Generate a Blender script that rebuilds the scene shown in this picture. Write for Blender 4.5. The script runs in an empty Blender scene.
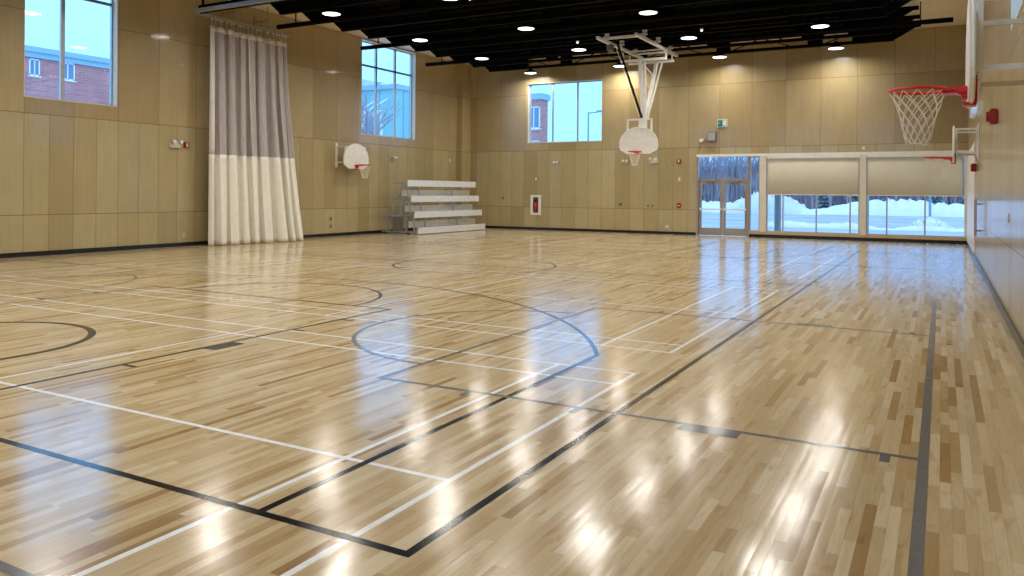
import bpy, bmesh, math, random
from mathutils import Vector, Matrix
random.seed(7)
PI = math.pi
sc = bpy.context.scene
C = sc.collection

# ------------------------------------------------------------------ camera, sky, exposure
cam_d = bpy.data.cameras.new('camera'); cam = bpy.data.objects.new('camera', cam_d); C.objects.link(cam)
cam_d.sensor_width = 36.0; cam_d.lens = 785.2 / 1024 * 36.0; cam_d.shift_y = -96 / 1024
cam_d.clip_end = 600
cam.matrix_world = (Matrix.Translation((0, 0, 1.635)) @ Matrix.Rotation(math.radians(28.71), 4, 'Z')
                    @ Matrix.Rotation(PI / 2, 4, 'X') @ Matrix.Rotation(math.radians(.47), 4, 'Z'))
sc.camera = cam
sc.view_settings.view_transform = 'Standard'; sc.view_settings.look = 'None'
sc.view_settings.exposure = 0.12; sc.view_settings.gamma = 1.0; sc.view_settings.use_curve_mapping = False
sc.cycles.use_denoising = True
sc.cycles.max_bounces = 8; sc.cycles.diffuse_bounces = 4; sc.cycles.glossy_bounces = 4
sc.cycles.transparent_max_bounces = 12; sc.cycles.sample_clamp_indirect = 6.0
sc.cycles.caustics_reflective = False; sc.cycles.caustics_refractive = False

SKY = 2.9
world = bpy.data.worlds.new('overcast_sky'); sc.world = world; world.use_nodes = True
wn, wl = world.node_tree.nodes, world.node_tree.links
wn.clear()
wtc = wn.new('ShaderNodeTexCoord'); wsep = wn.new('ShaderNodeSeparateXYZ'); wr = wn.new('ShaderNodeValToRGB')
wbg = wn.new('ShaderNodeBackground'); wo = wn.new('ShaderNodeOutputWorld')
wl.new(wtc.outputs['Generated'], wsep.inputs[0]); wl.new(wsep.outputs[2], wr.inputs[0])
wl.new(wr.outputs[0], wbg.inputs[0]); wl.new(wbg.outputs[0], wo.inputs[0])
e = wr.color_ramp.elements
e[0].position = 0.0; e[0].color = (.16, .40, .80, 1)
e[1].position = .40; e[1].color = (.22, .47, .84, 1)
el = wr.color_ramp.elements.new(.95); el.color = (.52, .62, .80, 1)          # an overcast sky is brightest overhead
wbg.inputs[1].default_value = SKY

LAMP_W = 62.0          # watts of each high-bay lamp
LAMP_COL = (1.0, .95, .87)

# room, metres: camera stands at x=0, y=0; court length runs along y
XL, XR, YB, YF, ZC = -19.15, .76, 30.47, -.6, 7.38
XM, YM = -9.13, 14.97

# ------------------------------------------------------------------ node helpers
class N:
    def __init__(s, name):
        s.m = bpy.data.materials.new(name); s.m.use_nodes = True
        s.n, s.l = s.m.node_tree.nodes, s.m.node_tree.links
        s.b = s.n['Principled BSDF']; s.out = s.n['Material Output']
    def val(s, x, inp):
        if hasattr(x, 'is_linked') or hasattr(x, 'links'): s.l.new(x, inp)
        else: inp.default_value = x
    def math(s, op, a, b=None, c=None):
        q = s.n.new('ShaderNodeMath'); q.operation = op
        s.val(a, q.inputs[0])
        if b is not None: s.val(b, q.inputs[1])
        if c is not None: s.val(c, q.inputs[2])
        return q.outputs[0]
    def pos(s):
        g = s.n.new('ShaderNodeNewGeometry'); p = s.n.new('ShaderNodeSeparateXYZ'); s.l.new(g.outputs['Position'], p.inputs[0])
        return p.outputs[0], p.outputs[1], p.outputs[2]
    def obj(s):
        g = s.n.new('ShaderNodeTexCoord'); return g.outputs['Object']
    def comb(s, x, y, z=0.0):
        q = s.n.new('ShaderNodeCombineXYZ'); s.val(x, q.inputs[0]); s.val(y, q.inputs[1]); s.val(z, q.inputs[2]); return q.outputs[0]
    def white(s, v):
        q = s.n.new('ShaderNodeTexWhiteNoise'); q.noise_dimensions = '3D'; s.l.new(v, q.inputs['Vector']); return q.outputs['Value']
    def noise(s, v, scale, detail=3, rough=.5, dist=0.0):
        q = s.n.new('ShaderNodeTexNoise'); s.l.new(v, q.inputs['Vector']); q.inputs['Scale'].default_value = scale
        q.inputs['Detail'].default_value = detail; q.inputs['Roughness'].default_value = rough; q.inputs['Distortion'].default_value = dist
        return q.outputs['Fac']
    def ramp(s, fac, stops):
        q = s.n.new('ShaderNodeValToRGB'); s.l.new(fac, q.inputs[0]); r = q.color_ramp
        while len(r.elements) < len(stops): r.elements.new(.5)
        for el, (p, c) in zip(r.elements, stops): el.position = p; el.color = (*c, 1)
        return q.outputs[0]
    def mix(s, f, a, b, mode='MIX'):
        q = s.n.new('ShaderNodeMix'); q.data_type = 'RGBA'; q.blend_type = mode
        s.val(f, q.inputs[0])
        for x, i in ((a, 6), (b, 7)):
            if isinstance(x, tuple): q.inputs[i].default_value = (*x, 1)
            else: s.l.new(x, q.inputs[i])
        return q.outputs[2]
    def bump(s, h, strength, dist=.01):
        q = s.n.new('ShaderNodeBump'); s.l.new(h, q.inputs['Height']); q.inputs['Strength'].default_value = strength
        q.inputs['Distance'].default_value = dist; s.l.new(q.outputs[0], s.b.inputs['Normal'])
    def set(s, **k):
        for a, v in k.items():
            inp = s.b.inputs[a.replace('_', ' ')]
            if isinstance(v, tuple): inp.default_value = (*v, 1) if len(v) == 3 else v
            else: s.val(v, inp)
        return s.m

def srgb(r, g, b):
    f = lambda c: (c / 255) / 12.92 if c / 255 <= .04045 else ((c / 255 + .055) / 1.055) ** 2.4
    return (f(r), f(g), f(b))

def plain(name, col, rough=.5, metal=0.0, var=.06, scale=6.0, bump=0.0, coat=0.0):
    m = N(name)
    n = m.noise(m.obj(), scale, 4)
    lo = tuple(max(0, c * (1 - var)) for c in col); hi = tuple(min(1, c * (1 + var)) for c in col)
    m.set(Base_Color=m.ramp(n, [(.3, lo), (.7, hi)]), Roughness=rough, Metallic=metal, Coat_Weight=coat)
    if bump: m.bump(n, bump, .004)
    return m.m

def panel_wood(name, axis):
    """birch veneer wall panels: 0.61 m wide below z=3.43, 1.22 m above; joints at .99, 3.43, 5.87"""
    m = N(name); x, y, z = m.pos()
    a = y if axis == 'y' else x
    a = m.math('SUBTRACT', a, {'y': 10.79, 'x': -17.32}[axis])
    up = m.math('GREATER_THAN', z, 3.43)
    w = m.math('ADD', .61, m.math('MULTIPLY', up, .61 if axis == 'y' else .61))
    ka = m.math('DIVIDE', a, w); ia = m.math('FLOOR', ka)
    fa = m.math('MULTIPLY', m.math('SUBTRACT', ka, ia), w)
    da = m.math('MINIMUM', fa, m.math('SUBTRACT', w, fa))
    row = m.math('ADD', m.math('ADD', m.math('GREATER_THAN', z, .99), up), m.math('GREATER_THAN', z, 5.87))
    dz = m.math('MINIMUM', m.math('ABSOLUTE', m.math('SUBTRACT', z, .99)),
                m.math('MINIMUM', m.math('ABSOLUTE', m.math('SUBTRACT', z, 3.43)), m.math('ABSOLUTE', m.math('SUBTRACT', z, 5.87))))
    joint_h = m.math('LESS_THAN', dz, .0075); joint_v = m.math('LESS_THAN', da, .005)
    joint = m.math('MAXIMUM', joint_h, joint_v)
    rnd = m.white(m.comb(ia, row, 3.0 if axis == 'y' else 8.0))
    base = m.ramp(rnd, [(0, srgb(166, 149, 105)), (.35, srgb(176, 159, 115)), (.7, srgb(185, 170, 128)), (1, srgb(174, 160, 123))])
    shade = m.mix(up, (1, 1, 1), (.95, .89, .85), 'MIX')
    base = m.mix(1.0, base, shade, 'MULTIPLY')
    g1 = m.noise(m.comb(m.math('MULTIPLY', a, 9.0), m.math('MULTIPLY', z, .6), m.math('MULTIPLY', rnd, 40.0)), 1.6, 5, .6, .4)
    g2 = m.noise(m.comb(a, z, rnd), 1.3, 3)
    base = m.mix(1.0, base, m.ramp(g1, [(.3, (.93, .92, .90)), (.7, (1.04, 1.04, 1.03))]), 'MULTIPLY')
    base = m.mix(1.0, base, m.ramp(g2, [(.3, (.95, .95, .94)), (.7, (1.03, 1.03, 1.03))]), 'MULTIPLY')
    base = m.mix(joint, base, srgb(110, 85, 52))
    m.set(Base_Color=base, Roughness=.34, IOR=1.45, Coat_Weight=.35, Coat_Roughness=.07)
    m.bump(m.math('SUBTRACT', m.math('MULTIPLY', g2, .25), joint), .35, .004)
    return m.m

def maple(name):
    m = N(name); x, y, z = m.pos()
    W = .057
    ia = m.math('FLOOR', m.math('DIVIDE', x, W)); fx = m.math('SUBTRACT', m.math('DIVIDE', x, W), ia)
    r1 = m.white(m.comb(ia, 1.3, 0)); r2 = m.white(m.comb(ia, 7.7, 2))
    Ln = m.math('ADD', .45, m.math('MULTIPLY', r2, .75))
    # boards of a row vary in length: warp y by a slow noise of the row
    wy = m.math('ADD', y, m.math('MULTIPLY', m.noise(m.comb(m.math('MULTIPLY', ia, 3.1), m.math('MULTIPLY', y, .9), 0), 1.0, 0), 1.1))
    ky = m.math('ADD', m.math('DIVIDE', wy, Ln), m.math('MULTIPLY', r1, 13.0))
    iy = m.math('FLOOR', ky); fy = m.math('MULTIPLY', m.math('SUBTRACT', ky, iy), Ln)
    rnd = m.white(m.comb(ia, iy, 5)); rnd2 = m.white(m.comb(iy, ia, 9))
    col = m.ramp(rnd, [(0, srgb(154, 122, 74)), (.06, srgb(172, 143, 97)), (.2, srgb(188, 163, 120)), (.5, srgb(196, 174, 134)), (.8, srgb(205, 185, 147)), (1, srgb(213, 196, 163))])
    grain = m.noise(m.comb(m.math('MULTIPLY', x, 30.0), m.math('MULTIPLY', y, 1.6), m.math('MULTIPLY', rnd, 50.0)), 1.5, 5, .6, 1.2)
    col = m.mix(1.0, col, m.ramp(grain, [(.25, (.84, .80, .74)), (.5, (1, 1, 1)), (.75, (1.05, 1.04, 1.02))]), 'MULTIPLY')
    blot = m.noise(m.comb(m.math('MULTIPLY', x, 6.0), m.math('MULTIPLY', y, 1.2), m.math('MULTIPLY', rnd2, 30.0)), 1.0, 3, .6, 2.0)
    col = m.mix(1.0, col, m.ramp(blot, [(.58, (1, 1, 1)), (.72, (.80, .70, .56))]), 'MULTIPLY')
    gap = m.math('MAXIMUM', m.math('LESS_THAN', m.math('MINIMUM', fx, m.math('SUBTRACT', 1.0, fx)), .012), m.math('LESS_THAN', fy, .0012))
    col = m.mix(m.math('MULTIPLY', gap, .45), col, srgb(96, 66, 38))
    rv = m.noise(m.comb(x, y, 0), 2.2, 3)
    m.set(Base_Color=col, Roughness=m.math('ADD', .18, m.math('MULTIPLY', rv, .14)), IOR=1.5, Coat_Weight=1.0, Coat_Roughness=.16, Coat_IOR=1.62, Specular_IOR_Level=0.0)
    # every board sits and is sanded a hair differently, which breaks up the mirror image
    def floor_normal():
        wx = m.noise(m.comb(m.math('MULTIPLY', x, 2.0), m.math('MULTIPLY', y, 1.2), 0), 2.0, 3)
        wy_ = m.noise(m.comb(m.math('MULTIPLY', x, 2.0), m.math('MULTIPLY', y, 1.2), 7), 2.0, 3)
        nx = m.math('ADD', m.math('MULTIPLY', m.math('SUBTRACT', fx, .5), .022), m.math('ADD', m.math('MULTIPLY', m.math('SUBTRACT', rnd2, .5), .014), m.math('MULTIPLY', m.math('SUBTRACT', wx, .5), .03)))
        ny = m.math('ADD', m.math('MULTIPLY', m.math('SUBTRACT', rnd, .5), .012), m.math('MULTIPLY', m.math('SUBTRACT', wy_, .5), .04))
        v = m.n.new('ShaderNodeVectorMath'); v.operation = 'NORMALIZE'; m.l.new(m.comb(nx, ny, 1.0), v.inputs[0]); return v.outputs[0]
    nv = floor_normal(); m.l.new(nv, m.b.inputs['Normal']); m.l.new(nv, m.b.inputs['Coat Normal'])
    return m.m

def paint_line(name, col):
    m = N(name); x, y, z = m.pos()
    n = m.noise(m.comb(x, y, 0), 14.0, 4)
    c = m.ramp(n, [(.3, tuple(v * .85 for v in col)), (.7, col)])
    m.set(Base_Color=c, Roughness=.18, Coat_Weight=1.0, Coat_Roughness=.15, Coat_IOR=1.45, Specular_IOR_Level=0.0)
    wx = m.noise(m.comb(m.math('MULTIPLY', x, 2.0), m.math('MULTIPLY', y, 1.2), 0), 2.0, 3); wy_ = m.noise(m.comb(m.math('MULTIPLY', x, 2.0), m.math('MULTIPLY', y, 1.2), 7), 2.0, 3)
    v = m.n.new('ShaderNodeVectorMath'); v.operation = 'NORMALIZE'
    m.l.new(m.comb(m.math('MULTIPLY', m.math('SUBTRACT', wx, .5), .03), m.math('MULTIPLY', m.math('SUBTRACT', wy_, .5), .04), 1.0), v.inputs[0])
    m.l.new(v.outputs[0], m.b.inputs['Normal']); m.l.new(v.outputs[0], m.b.inputs['Coat Normal'])
    return m.m

def emit(name, col, st):
    m = N(name); m.set(Base_Color=(.8, .8, .8), Emission_Color=col, Emission_Strength=st); return m.m

def glass(name, tint=(.94, .98, 1.0)):
    m = N(name); m.n.remove(m.b)
    t = m.n.new('ShaderNodeBsdfTransparent'); t.inputs[0].default_value = (*tint, 1)
    g = m.n.new('ShaderNodeBsdfGlossy'); g.inputs['Roughness'].default_value = .02
    lw = m.n.new('ShaderNodeNewGeometry'); dp = m.n.new('ShaderNodeVectorMath'); dp.operation = 'DOT_PRODUCT'
    m.l.new(lw.outputs['Incoming'], dp.inputs[0]); m.l.new(lw.outputs['Normal'], dp.inputs[1])
    c = m.math('SUBTRACT', 1.0, m.math('ABSOLUTE', dp.outputs['Value']))          # Schlick, the same from both sides of the pane
    fr = m.math('ADD', .02, m.math('MULTIPLY', .5, m.math('POWER', c, 5.0)))
    x = m.n.new('ShaderNodeMixShader'); m.l.new(fr, x.inputs[0]); m.l.new(t.outputs[0], x.inputs[1]); m.l.new(g.outputs[0], x.inputs[2])
    m.l.new(x.outputs[0], m.out.inputs[0]); return m.m

def brick(name):
    m = N(name); x, y, z = m.pos()
    b = m.n.new('ShaderNodeTexBrick'); m.l.new(m.comb(m.math('ADD', x, y), z, 0), b.inputs['Vector'])
    b.inputs['Color1'].default_value = (*srgb(204, 140, 132), 1); b.inputs['Color2'].default_value = (*srgb(186, 122, 118), 1)
    b.inputs['Mortar'].default_value = (*srgb(200, 160, 150), 1); b.inputs['Scale'].default_value = 1.0
    b.inputs['Brick Width'].default_value = .8; b.inputs['Row Height'].default_value = .25; b.inputs['Mortar Size'].default_value = .02
    n = m.noise(m.comb(x, y, z), .3, 3)
    m.set(Base_Color=m.mix(1.0, b.outputs['Color'], m.ramp(n, [(.3, (.85, .85, .9)), (.7, (1.05, 1.05, 1.05))]), 'MULTIPLY'), Roughness=.9)
    return m.m

def snow(name, col=srgb(208, 216, 226)):
    m = N(name); n = m.noise(m.obj(), .8, 5)
    m.set(Base_Color=m.ramp(n, [(.3, tuple(c * .9 for c in col)), (.7, col)]), Roughness=.85); m.bump(n, .5, .3); return m.m

def screen_mesh(name):
    """open knit divider mesh: fine vertical threads, partly see-through"""
    m = N(name); x, y, z = m.pos()
    th = m.noise(m.comb(m.math('MULTIPLY', y, 60.0), m.math('MULTIPLY', z, 3.0), m.math('MULTIPLY', x, 60.0)), 1.0, 3)
    m.set(Base_Color=m.ramp(th, [(.3, srgb(184, 174, 172)), (.7, srgb(212, 204, 202))]), Roughness=.8, Alpha=.80)
    return m.m

M = {}
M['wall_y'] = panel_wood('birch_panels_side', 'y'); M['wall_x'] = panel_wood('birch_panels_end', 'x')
M['floor'] = maple('maple_strip_floor')
M['l_black'] = paint_line('black_line_paint', srgb(14, 13, 13)); M['l_white'] = paint_line('white_line_paint', srgb(246, 247, 246))
M['l_grey'] = paint_line('grey_line_paint', srgb(112, 112, 112))
M['black'] = plain('black_paint', (.0022, .0022, .0025), .75); M['black_rubber'] = plain('black_cove_rubber', srgb(22, 24, 28), .25)
M['deck_black'] = plain('black_deck_paint', (.0015, .0015, .0016), .9); M['deck_cream'] = plain('cream_deck_paint', srgb(236, 226, 204), .7)
M['white'] = plain('white_enamel', srgb(236, 234, 226), .35); M['cream_frame'] = plain('cream_window_frame', srgb(220, 212, 192), .4)
M['alu'] = plain('anodised_aluminium', srgb(188, 186, 182), .35, .6); M['steel'] = plain('galvanised_steel', srgb(176, 180, 188), .45, .5)
M['plank'] = plain('aluminium_plank', srgb(228, 231, 234), .35, .1); M['greyframe'] = plain('grey_metal', srgb(130, 130, 128), .45, .5)
M['red'] = plain('red_enamel', srgb(206, 30, 24), .35); M['red_dark'] = plain('red_plastic', srgb(150, 30, 32), .4)
M['net'] = plain('white_net_cord', srgb(232, 226, 210), .8); M['vinyl'] = plain('ivory_vinyl', srgb(244, 240, 226), .42, var=.03)
M['mesh'] = screen_mesh('grey_divider_mesh'); M['web'] = plain('white_webbing', srgb(226, 218, 206), .7)
M['shade'] = plain('cream_shade_fabric', srgb(236, 226, 202), .9, var=.03); M['sill'] = plain('wood_sill', srgb(196, 164, 116), .4)
M['glass'] = glass('window_glass'); M['lens'] = emit('lamp_lens', (1, .97, .92), 5.0)
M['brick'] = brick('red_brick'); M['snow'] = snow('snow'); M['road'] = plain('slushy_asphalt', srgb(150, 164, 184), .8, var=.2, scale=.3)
M['teal'] = plain('teal_cladding', srgb(130, 190, 190), .6); M['pale_stone'] = plain('pale_stone', srgb(190, 210, 214), .8)
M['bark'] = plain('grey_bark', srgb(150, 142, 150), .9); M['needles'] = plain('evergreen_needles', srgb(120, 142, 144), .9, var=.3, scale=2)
M['cap'] = plain('pale_blue_metal_cap', srgb(150, 186, 196), .5); M['darkglass'] = plain('dark_window', srgb(110, 140, 165), .2)
M['green'] = plain('exit_sign_green', srgb(20, 130, 120), .4); M['col_blue'] = plain('painted_steel_column', srgb(130, 150, 165), .5)
M['plastic'] = plain('off_white_plastic', srgb(214, 208, 196), .5); M['dark_plate'] = plain('brown_plate', srgb(80, 66, 50), .5)
M['door_metal'] = plain('bronze_grey_door_metal', srgb(160, 150, 138), .4, .3)
M['footboard'] = plain('bare_aluminium_footboard', srgb(222, 222, 222), .35, .5)
M['tan'] = plain('tan_metal', srgb(168, 142, 104), .5)

for k in ('black', 'deck_black'): M[k].node_tree.nodes['Principled BSDF'].inputs['Specular IOR Level'].default_value = .08
# shade cloth lets some daylight through
_m = M['shade']; _n, _l = _m.node_tree.nodes, _m.node_tree.links
_t = _n.new('ShaderNodeBsdfTranslucent'); _t.inputs[0].default_value = (*srgb(226, 214, 190), 1); _x = _n.new('ShaderNodeMixShader'); _x.inputs[0].default_value = .3
_l.new(_n['Principled BSDF'].outputs[0], _x.inputs[1]); _l.new(_t.outputs[0], _x.inputs[2]); _l.new(_x.outputs[0], _n['Material Output'].inputs[0])

# ------------------------------------------------------------------ mesh helpers
class B_:
    def __init__(s): s.bm = bmesh.new(); s.mats = []
    def box(s, x0, x1, y0, y1, z0, z1, bev=0):
        r = bmesh.ops.create_cube(s.bm, size=1.0)
        bmesh.ops.scale(s.bm, vec=(abs(x1 - x0), abs(y1 - y0), abs(z1 - z0)), verts=r['verts'])
        bmesh.ops.translate(s.bm, vec=((x0 + x1) / 2, (y0 + y1) / 2, (z0 + z1) / 2), verts=r['verts'])
        if bev:
            ed = list({e for v in r['verts'] for e in v.link_edges})
            bmesh.ops.bevel(s.bm, geom=ed, offset=bev, segments=2, affect='EDGES')
        return s
    def bar(s, p, q, w, h=None, rnd=False, seg=10):
        p, q = Vector(p), Vector(q); d = q - p; L = d.length; h = h or w
        if L < 1e-6: return s
        if rnd: r = bmesh.ops.create_cone(s.bm, cap_ends=True, segments=seg, radius1=w / 2, radius2=h / 2, depth=L)
        else:
            r = bmesh.ops.create_cube(s.bm, size=1.0); bmesh.ops.scale(s.bm, vec=(w, h, L), verts=r['verts'])
        z = d.normalized(); up = Vector((0, 0, 1)) if abs(z.z) < .95 else Vector((0, 1, 0))
        x = up.cross(z).normalized(); y = z.cross(x)
        mt = Matrix((x, y, z)).transposed().to_4x4(); mt.translation = (p + q) / 2
        bmesh.ops.transform(s.bm, matrix=mt, verts=r['verts'])
        return s
    def tube(s, pts, rad, seg=8, closed=False):
        pts = [Vector(p) for p in pts]; n = len(pts); rings = []
        for i, p in enumerate(pts):
            a = pts[(i - 1) % n] if (closed or i) else p; b = pts[(i + 1) % n] if (closed or i < n - 1) else p
            z = (b - a).normalized(); up = Vector((0, 0, 1)) if abs(z.z) < .9 else Vector((0, 1, 0))
            x = up.cross(z).normalized(); y = z.cross(x)
            rings.append([s.bm.verts.new(p + rad * (math.cos(t * 2 * PI / seg) * x + math.sin(t * 2 * PI / seg) * y)) for t in range(seg)])
        for i in range(n if closed else n - 1):
            A, Bq = rings[i], rings[(i + 1) % n]
            for t in range(seg): s.bm.faces.new((A[t], A[(t + 1) % seg], Bq[(t + 1) % seg], Bq[t]))
        if not closed: s.bm.faces.new(rings[0][::-1]); s.bm.faces.new(rings[-1])
        return s
    def prism(s, poly, axis, a, b):
        """poly: 2-D points extruded along axis from a to b"""
        mk = {'x': lambda u, v, w: (w, u, v), 'y': lambda u, v, w: (u, w, v), 'z': lambda u, v, w: (u, v, w)}[axis]
        v0 = [s.bm.verts.new(mk(u, v, a)) for u, v in poly]; v1 = [s.bm.verts.new(mk(u, v, b)) for u, v in poly]
        s.bm.faces.new(v0[::-1]); s.bm.faces.new(v1); n = len(poly)
        for i in range(n): s.bm.faces.new((v0[i], v0[(i + 1) % n], v1[(i + 1) % n], v1[i]))
        return s
    def disc(s, c, r, depth, axis='z', seg=24, r2=None):
        q = bmesh.ops.create_cone(s.bm, cap_ends=True, segments=seg, radius1=r, radius2=r if r2 is None else r2, depth=depth)
        R = {'z': Matrix.Identity(4), 'x': Matrix.Rotation(PI / 2, 4, 'Y'), 'y': Matrix.Rotation(PI / 2, 4, 'X')}[axis]
        bmesh.ops.transform(s.bm, matrix=Matrix.Translation(c) @ R, verts=q['verts']); return s
    def ball(s, c, r, seg=12):
        q = bmesh.ops.create_uvsphere(s.bm, u_segments=seg, v_segments=seg // 2 + 2, radius=r)
        bmesh.ops.translate(s.bm, vec=c, verts=q['verts']); return s
    def go(s, name, mat, parent=None, smooth=False):
        bmesh.ops.recalc_face_normals(s.bm, faces=s.bm.faces)
        me = bpy.data.meshes.new(name); s.bm.to_mesh(me); s.bm.free()
        me.materials.append(M[mat] if isinstance(mat, str) else mat)
        if smooth:
            for p in me.polygons: p.use_smooth = True
        o = bpy.data.objects.new(name, me); C.objects.link(o)
        if parent: o.parent = parent
        return o

def thing(name, label, cat, loc=(0, 0, 0), rz=0.0, group=None):
    o = bpy.data.objects.new(name, None); o.empty_display_size = .1; C.objects.link(o)
    o.location = loc; o.rotation_euler = (0, 0, rz); o['label'] = label; o['category'] = cat
    if group: o['group'] = group
    return o
def tag(o, label, cat, group=None):
    o['label'] = label; o['category'] = cat
    if group: o['group'] = group
    return o
def struct(o): o['kind'] = 'structure'; return o
def dup(root, loc, rz=None, label=None, group=None):
    r = root.copy(); C.objects.link(r); r.location = loc
    if rz is not None: r.rotation_euler = (0, 0, rz)
    if label: r['label'] = label
    if group: r['group'] = group
    def kids(a, b):
        for ch in list(a.children):
            c = ch.copy(); C.objects.link(c); c.parent = b; kids(ch, c)
    kids(root, r)
    return r

# ------------------------------------------------------------------ room shell
def holed_wall(name, axis, w0, w1, a0, a1, z0, z1, holes, mat):
    """wall between planes w0,w1, spanning a0..a1, with rectangular openings (a,b,zlo,zhi)"""
    b = B_()
    cs = sorted({a0, a1, *[h[0] for h in holes], *[h[1] for h in holes]})
    for p, q in zip(cs, cs[1:]):
        m = (p + q) / 2
        hs = sorted([(h[2], h[3]) for h in holes if h[0] <= m <= h[1]])
        z = z0
        for lo, hi in hs + [(z1, z1)]:
            if lo - z > 1e-4:
                if axis == 'x': b.box(w0, w1, p, q, z, lo)
                else: b.box(p, q, w0, w1, z, lo)
            z = hi
    return struct(b.go(name, mat))

WL = [(10.77, 13.18, 3.80, 7.30), (23.12, 26.56, 3.76, 7.34)]
WR = [(10.0, 11.75, 3.72, 7.30), (22.3, 24.7, 3.72, 7.30)]
WF_FILL = [(-17.5, -13.0, 3.72, 7.0), (-11.5, -7.0, 3.72, 7.0), (-5.5, -1.0, 3.72, 7.0)]  # openings added in the unseen front wall to let in fill daylight
WB = [(-15.93, -12.44, 3.77, 6.37), (-8.45, XR, 0.0, 3.12)]
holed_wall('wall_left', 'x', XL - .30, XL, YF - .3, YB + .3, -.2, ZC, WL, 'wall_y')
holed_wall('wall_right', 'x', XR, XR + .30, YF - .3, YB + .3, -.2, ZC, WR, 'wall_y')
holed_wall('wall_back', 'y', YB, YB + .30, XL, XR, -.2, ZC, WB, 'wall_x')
holed_wall('wall_front', 'y', YF - .30, YF, XL, XR, -.2, ZC, WF_FILL, 'wall_x')
# small corner pier where the left and back walls meet
struct(B_().box(XL, XL + .28, 29.75, YB, 0, ZC).go('trim_1', 'wall_y'))

fl = struct(B_().box(XL, XR, YF, YB, -.2, 0).go('floor', 'floor'))

# ceiling: cream deck by the walls, black sprayed deck over the structure
b = B_(); b.box(XL - .3, XR + .3, YF - .3, YB + .3, ZC + .02, ZC + .2); struct(b.go('ceiling', 'deck_cream'))
b = B_()
n = 46
for i in range(n):                                  # folded steel deck, ribs along x
    y0 = YF + .1 + i * (29.9 - YF) / n; y1 = y0 + (29.9 - YF) / n
    b.box(-16.9, -1.4, y0, y0 + .34, ZC - .06, ZC + .015); b.box(-16.9, -1.4, y0 + .34, y1, ZC - .012, ZC + .015)
deck = b.go('black_deck', 'deck_black', bpy.data.objects['ceiling'])

# baseboards
struct(B_().box(XL, XL + .025, YF, 29.75, 0, .11).go('baseboard_left', 'black_rubber'))
struct(B_().box(XR - .03, XR, YF, YB, 0, .12).go('baseboard_right', 'black_rubber'))
struct(B_().box(XL + .28, -8.46, YB - .025, YB, 0, .11).box(-6.40, XR - .03, YB - .06, YB + .02, 0, .12).go('baseboard_back', 'black_rubber'))
struct(B_().box(XL + .03, XR - .03, YF, YF + .025, 0, .11).go('baseboard_front', 'black_rubber'))

# ------------------------------------------------------------------ court lines (paint on the floor)
class Lines:
    def __init__(s, z): s.bm = bmesh.new(); s.z = z
    def up(s): s.z += 8e-6          # each stroke a hair above the last, so crossings stay clean
    def rect(s, x0, x1, y0, y1):
        s.up(); v = [s.bm.verts.new((x, y, s.z)) for x, y in ((x0, y0), (x1, y0), (x1, y1), (x0, y1))]; s.bm.faces.new(v)
    def lx(s, y, x0, x1, w): s.rect(min(x0, x1), max(x0, x1), y - w / 2, y + w / 2)
    def ly(s, x, y0, y1, w): s.rect(x - w / 2, x + w / 2, min(y0, y1), max(y0, y1))
    def arc(s, cx, cy, r, a0, a1, w, n=64):
        pr = None; s.up()
        for i in range(n + 1):
            a = math.radians(a0 + (a1 - a0) * i / n); c, d = math.cos(a), math.sin(a)
            q = (s.bm.verts.new((cx + (r - w / 2) * c, cy + (r - w / 2) * d, s.z)), s.bm.verts.new((cx + (r + w / 2) * c, cy + (r + w / 2) * d, s.z)))
            if pr: s.bm.faces.new((pr[0], pr[1], q[1], q[0]))
            pr = q
    def go(s, name, mat):
        for f in s.bm.faces:
            f.normal_update()
            if f.normal.z < 0: f.normal_flip()
        me = bpy.data.meshes.new(name); s.bm.to_mesh(me); s.bm.free(); me.materials.append(M[mat])
        o = bpy.data.objects.new(name, me); C.objects.link(o); o.parent = fl; return o

# white badminton courts, four across the hall
L = Lines(.0006); w = .04
x0, x1 = -15.83, -2.43
for ya, yb in ((.68, 6.78), (7.83, 13.93), (16.01, 22.11), (23.16, 29.26)):
    c = (ya + yb) / 2
    for y in (ya + .02, ya + .46, yb - .46, yb): L.lx(y, x0, x1, w)
    for x in (x0, x0 + .76, x1 - .76, x1): L.ly(x, ya, yb, w)
    for x in (-7.08, -11.12): L.ly(x, ya, yb, w)
    L.lx(c, x0, -11.12, w); L.lx(c, -7.08, x1, w)
o = L.go('badminton_court_lines', 'l_white'); o['label'] = 'white painted badminton court lines'
# black full-size basketball court
L = Lines(.0012); w = .05
def half(s):                                        # s=+1 near end, -1 far end
    Y = lambda y: y if s > 0 else 2 * YM - y
    L.lx(Y(2.88), -16.16, -2.10, w)
    L.ly(-3.03, Y(2.88), Y(7.35), w); L.ly(-15.23, Y(2.88), Y(7.35), w)
    a = math.degrees(math.atan2(7.35 - 4.45, 6.1))
    if s > 0: L.arc(XM, Y(4.45), 6.75, a, 180 - a, w)
    else: L.arc(XM, Y(4.45), 6.75, 180 + a, 360 - a, w)
    for x, q in ((-6.68, 1), (-11.58, -1)):
        L.ly(x, Y(2.88), Y(8.71), w)
        L.rect(min(x, x + q * .2), max(x, x + q * .2), min(Y(5.56), Y(5.96)), max(Y(5.56), Y(5.96)))
        for y in (4.67, 6.85, 7.70): L.lx(Y(y), x, x + q * .2, w)
    L.lx(Y(8.71), -6.655, -11.605, w)
    L.arc(XM, Y(8.71), 1.80, 0 if s > 0 else 180, 180 if s > 0 else 360, w)
    L.arc(XM, Y(4.45), 1.28, 0 if s > 0 else 180, 180 if s > 0 else 360, .08)
    for q in (-1.28, 1.28): L.ly(XM + q, Y(4.08), Y(4.45), .08)
half(1); half(-1)
L.ly(-2.10, 2.855, 27.085, w); L.ly(-16.16, 2.855, 27.085, w)
L.lx(YM, -16.16, -2.10, w); L.arc(XM, YM, 1.80, 0, 360, w)
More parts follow.
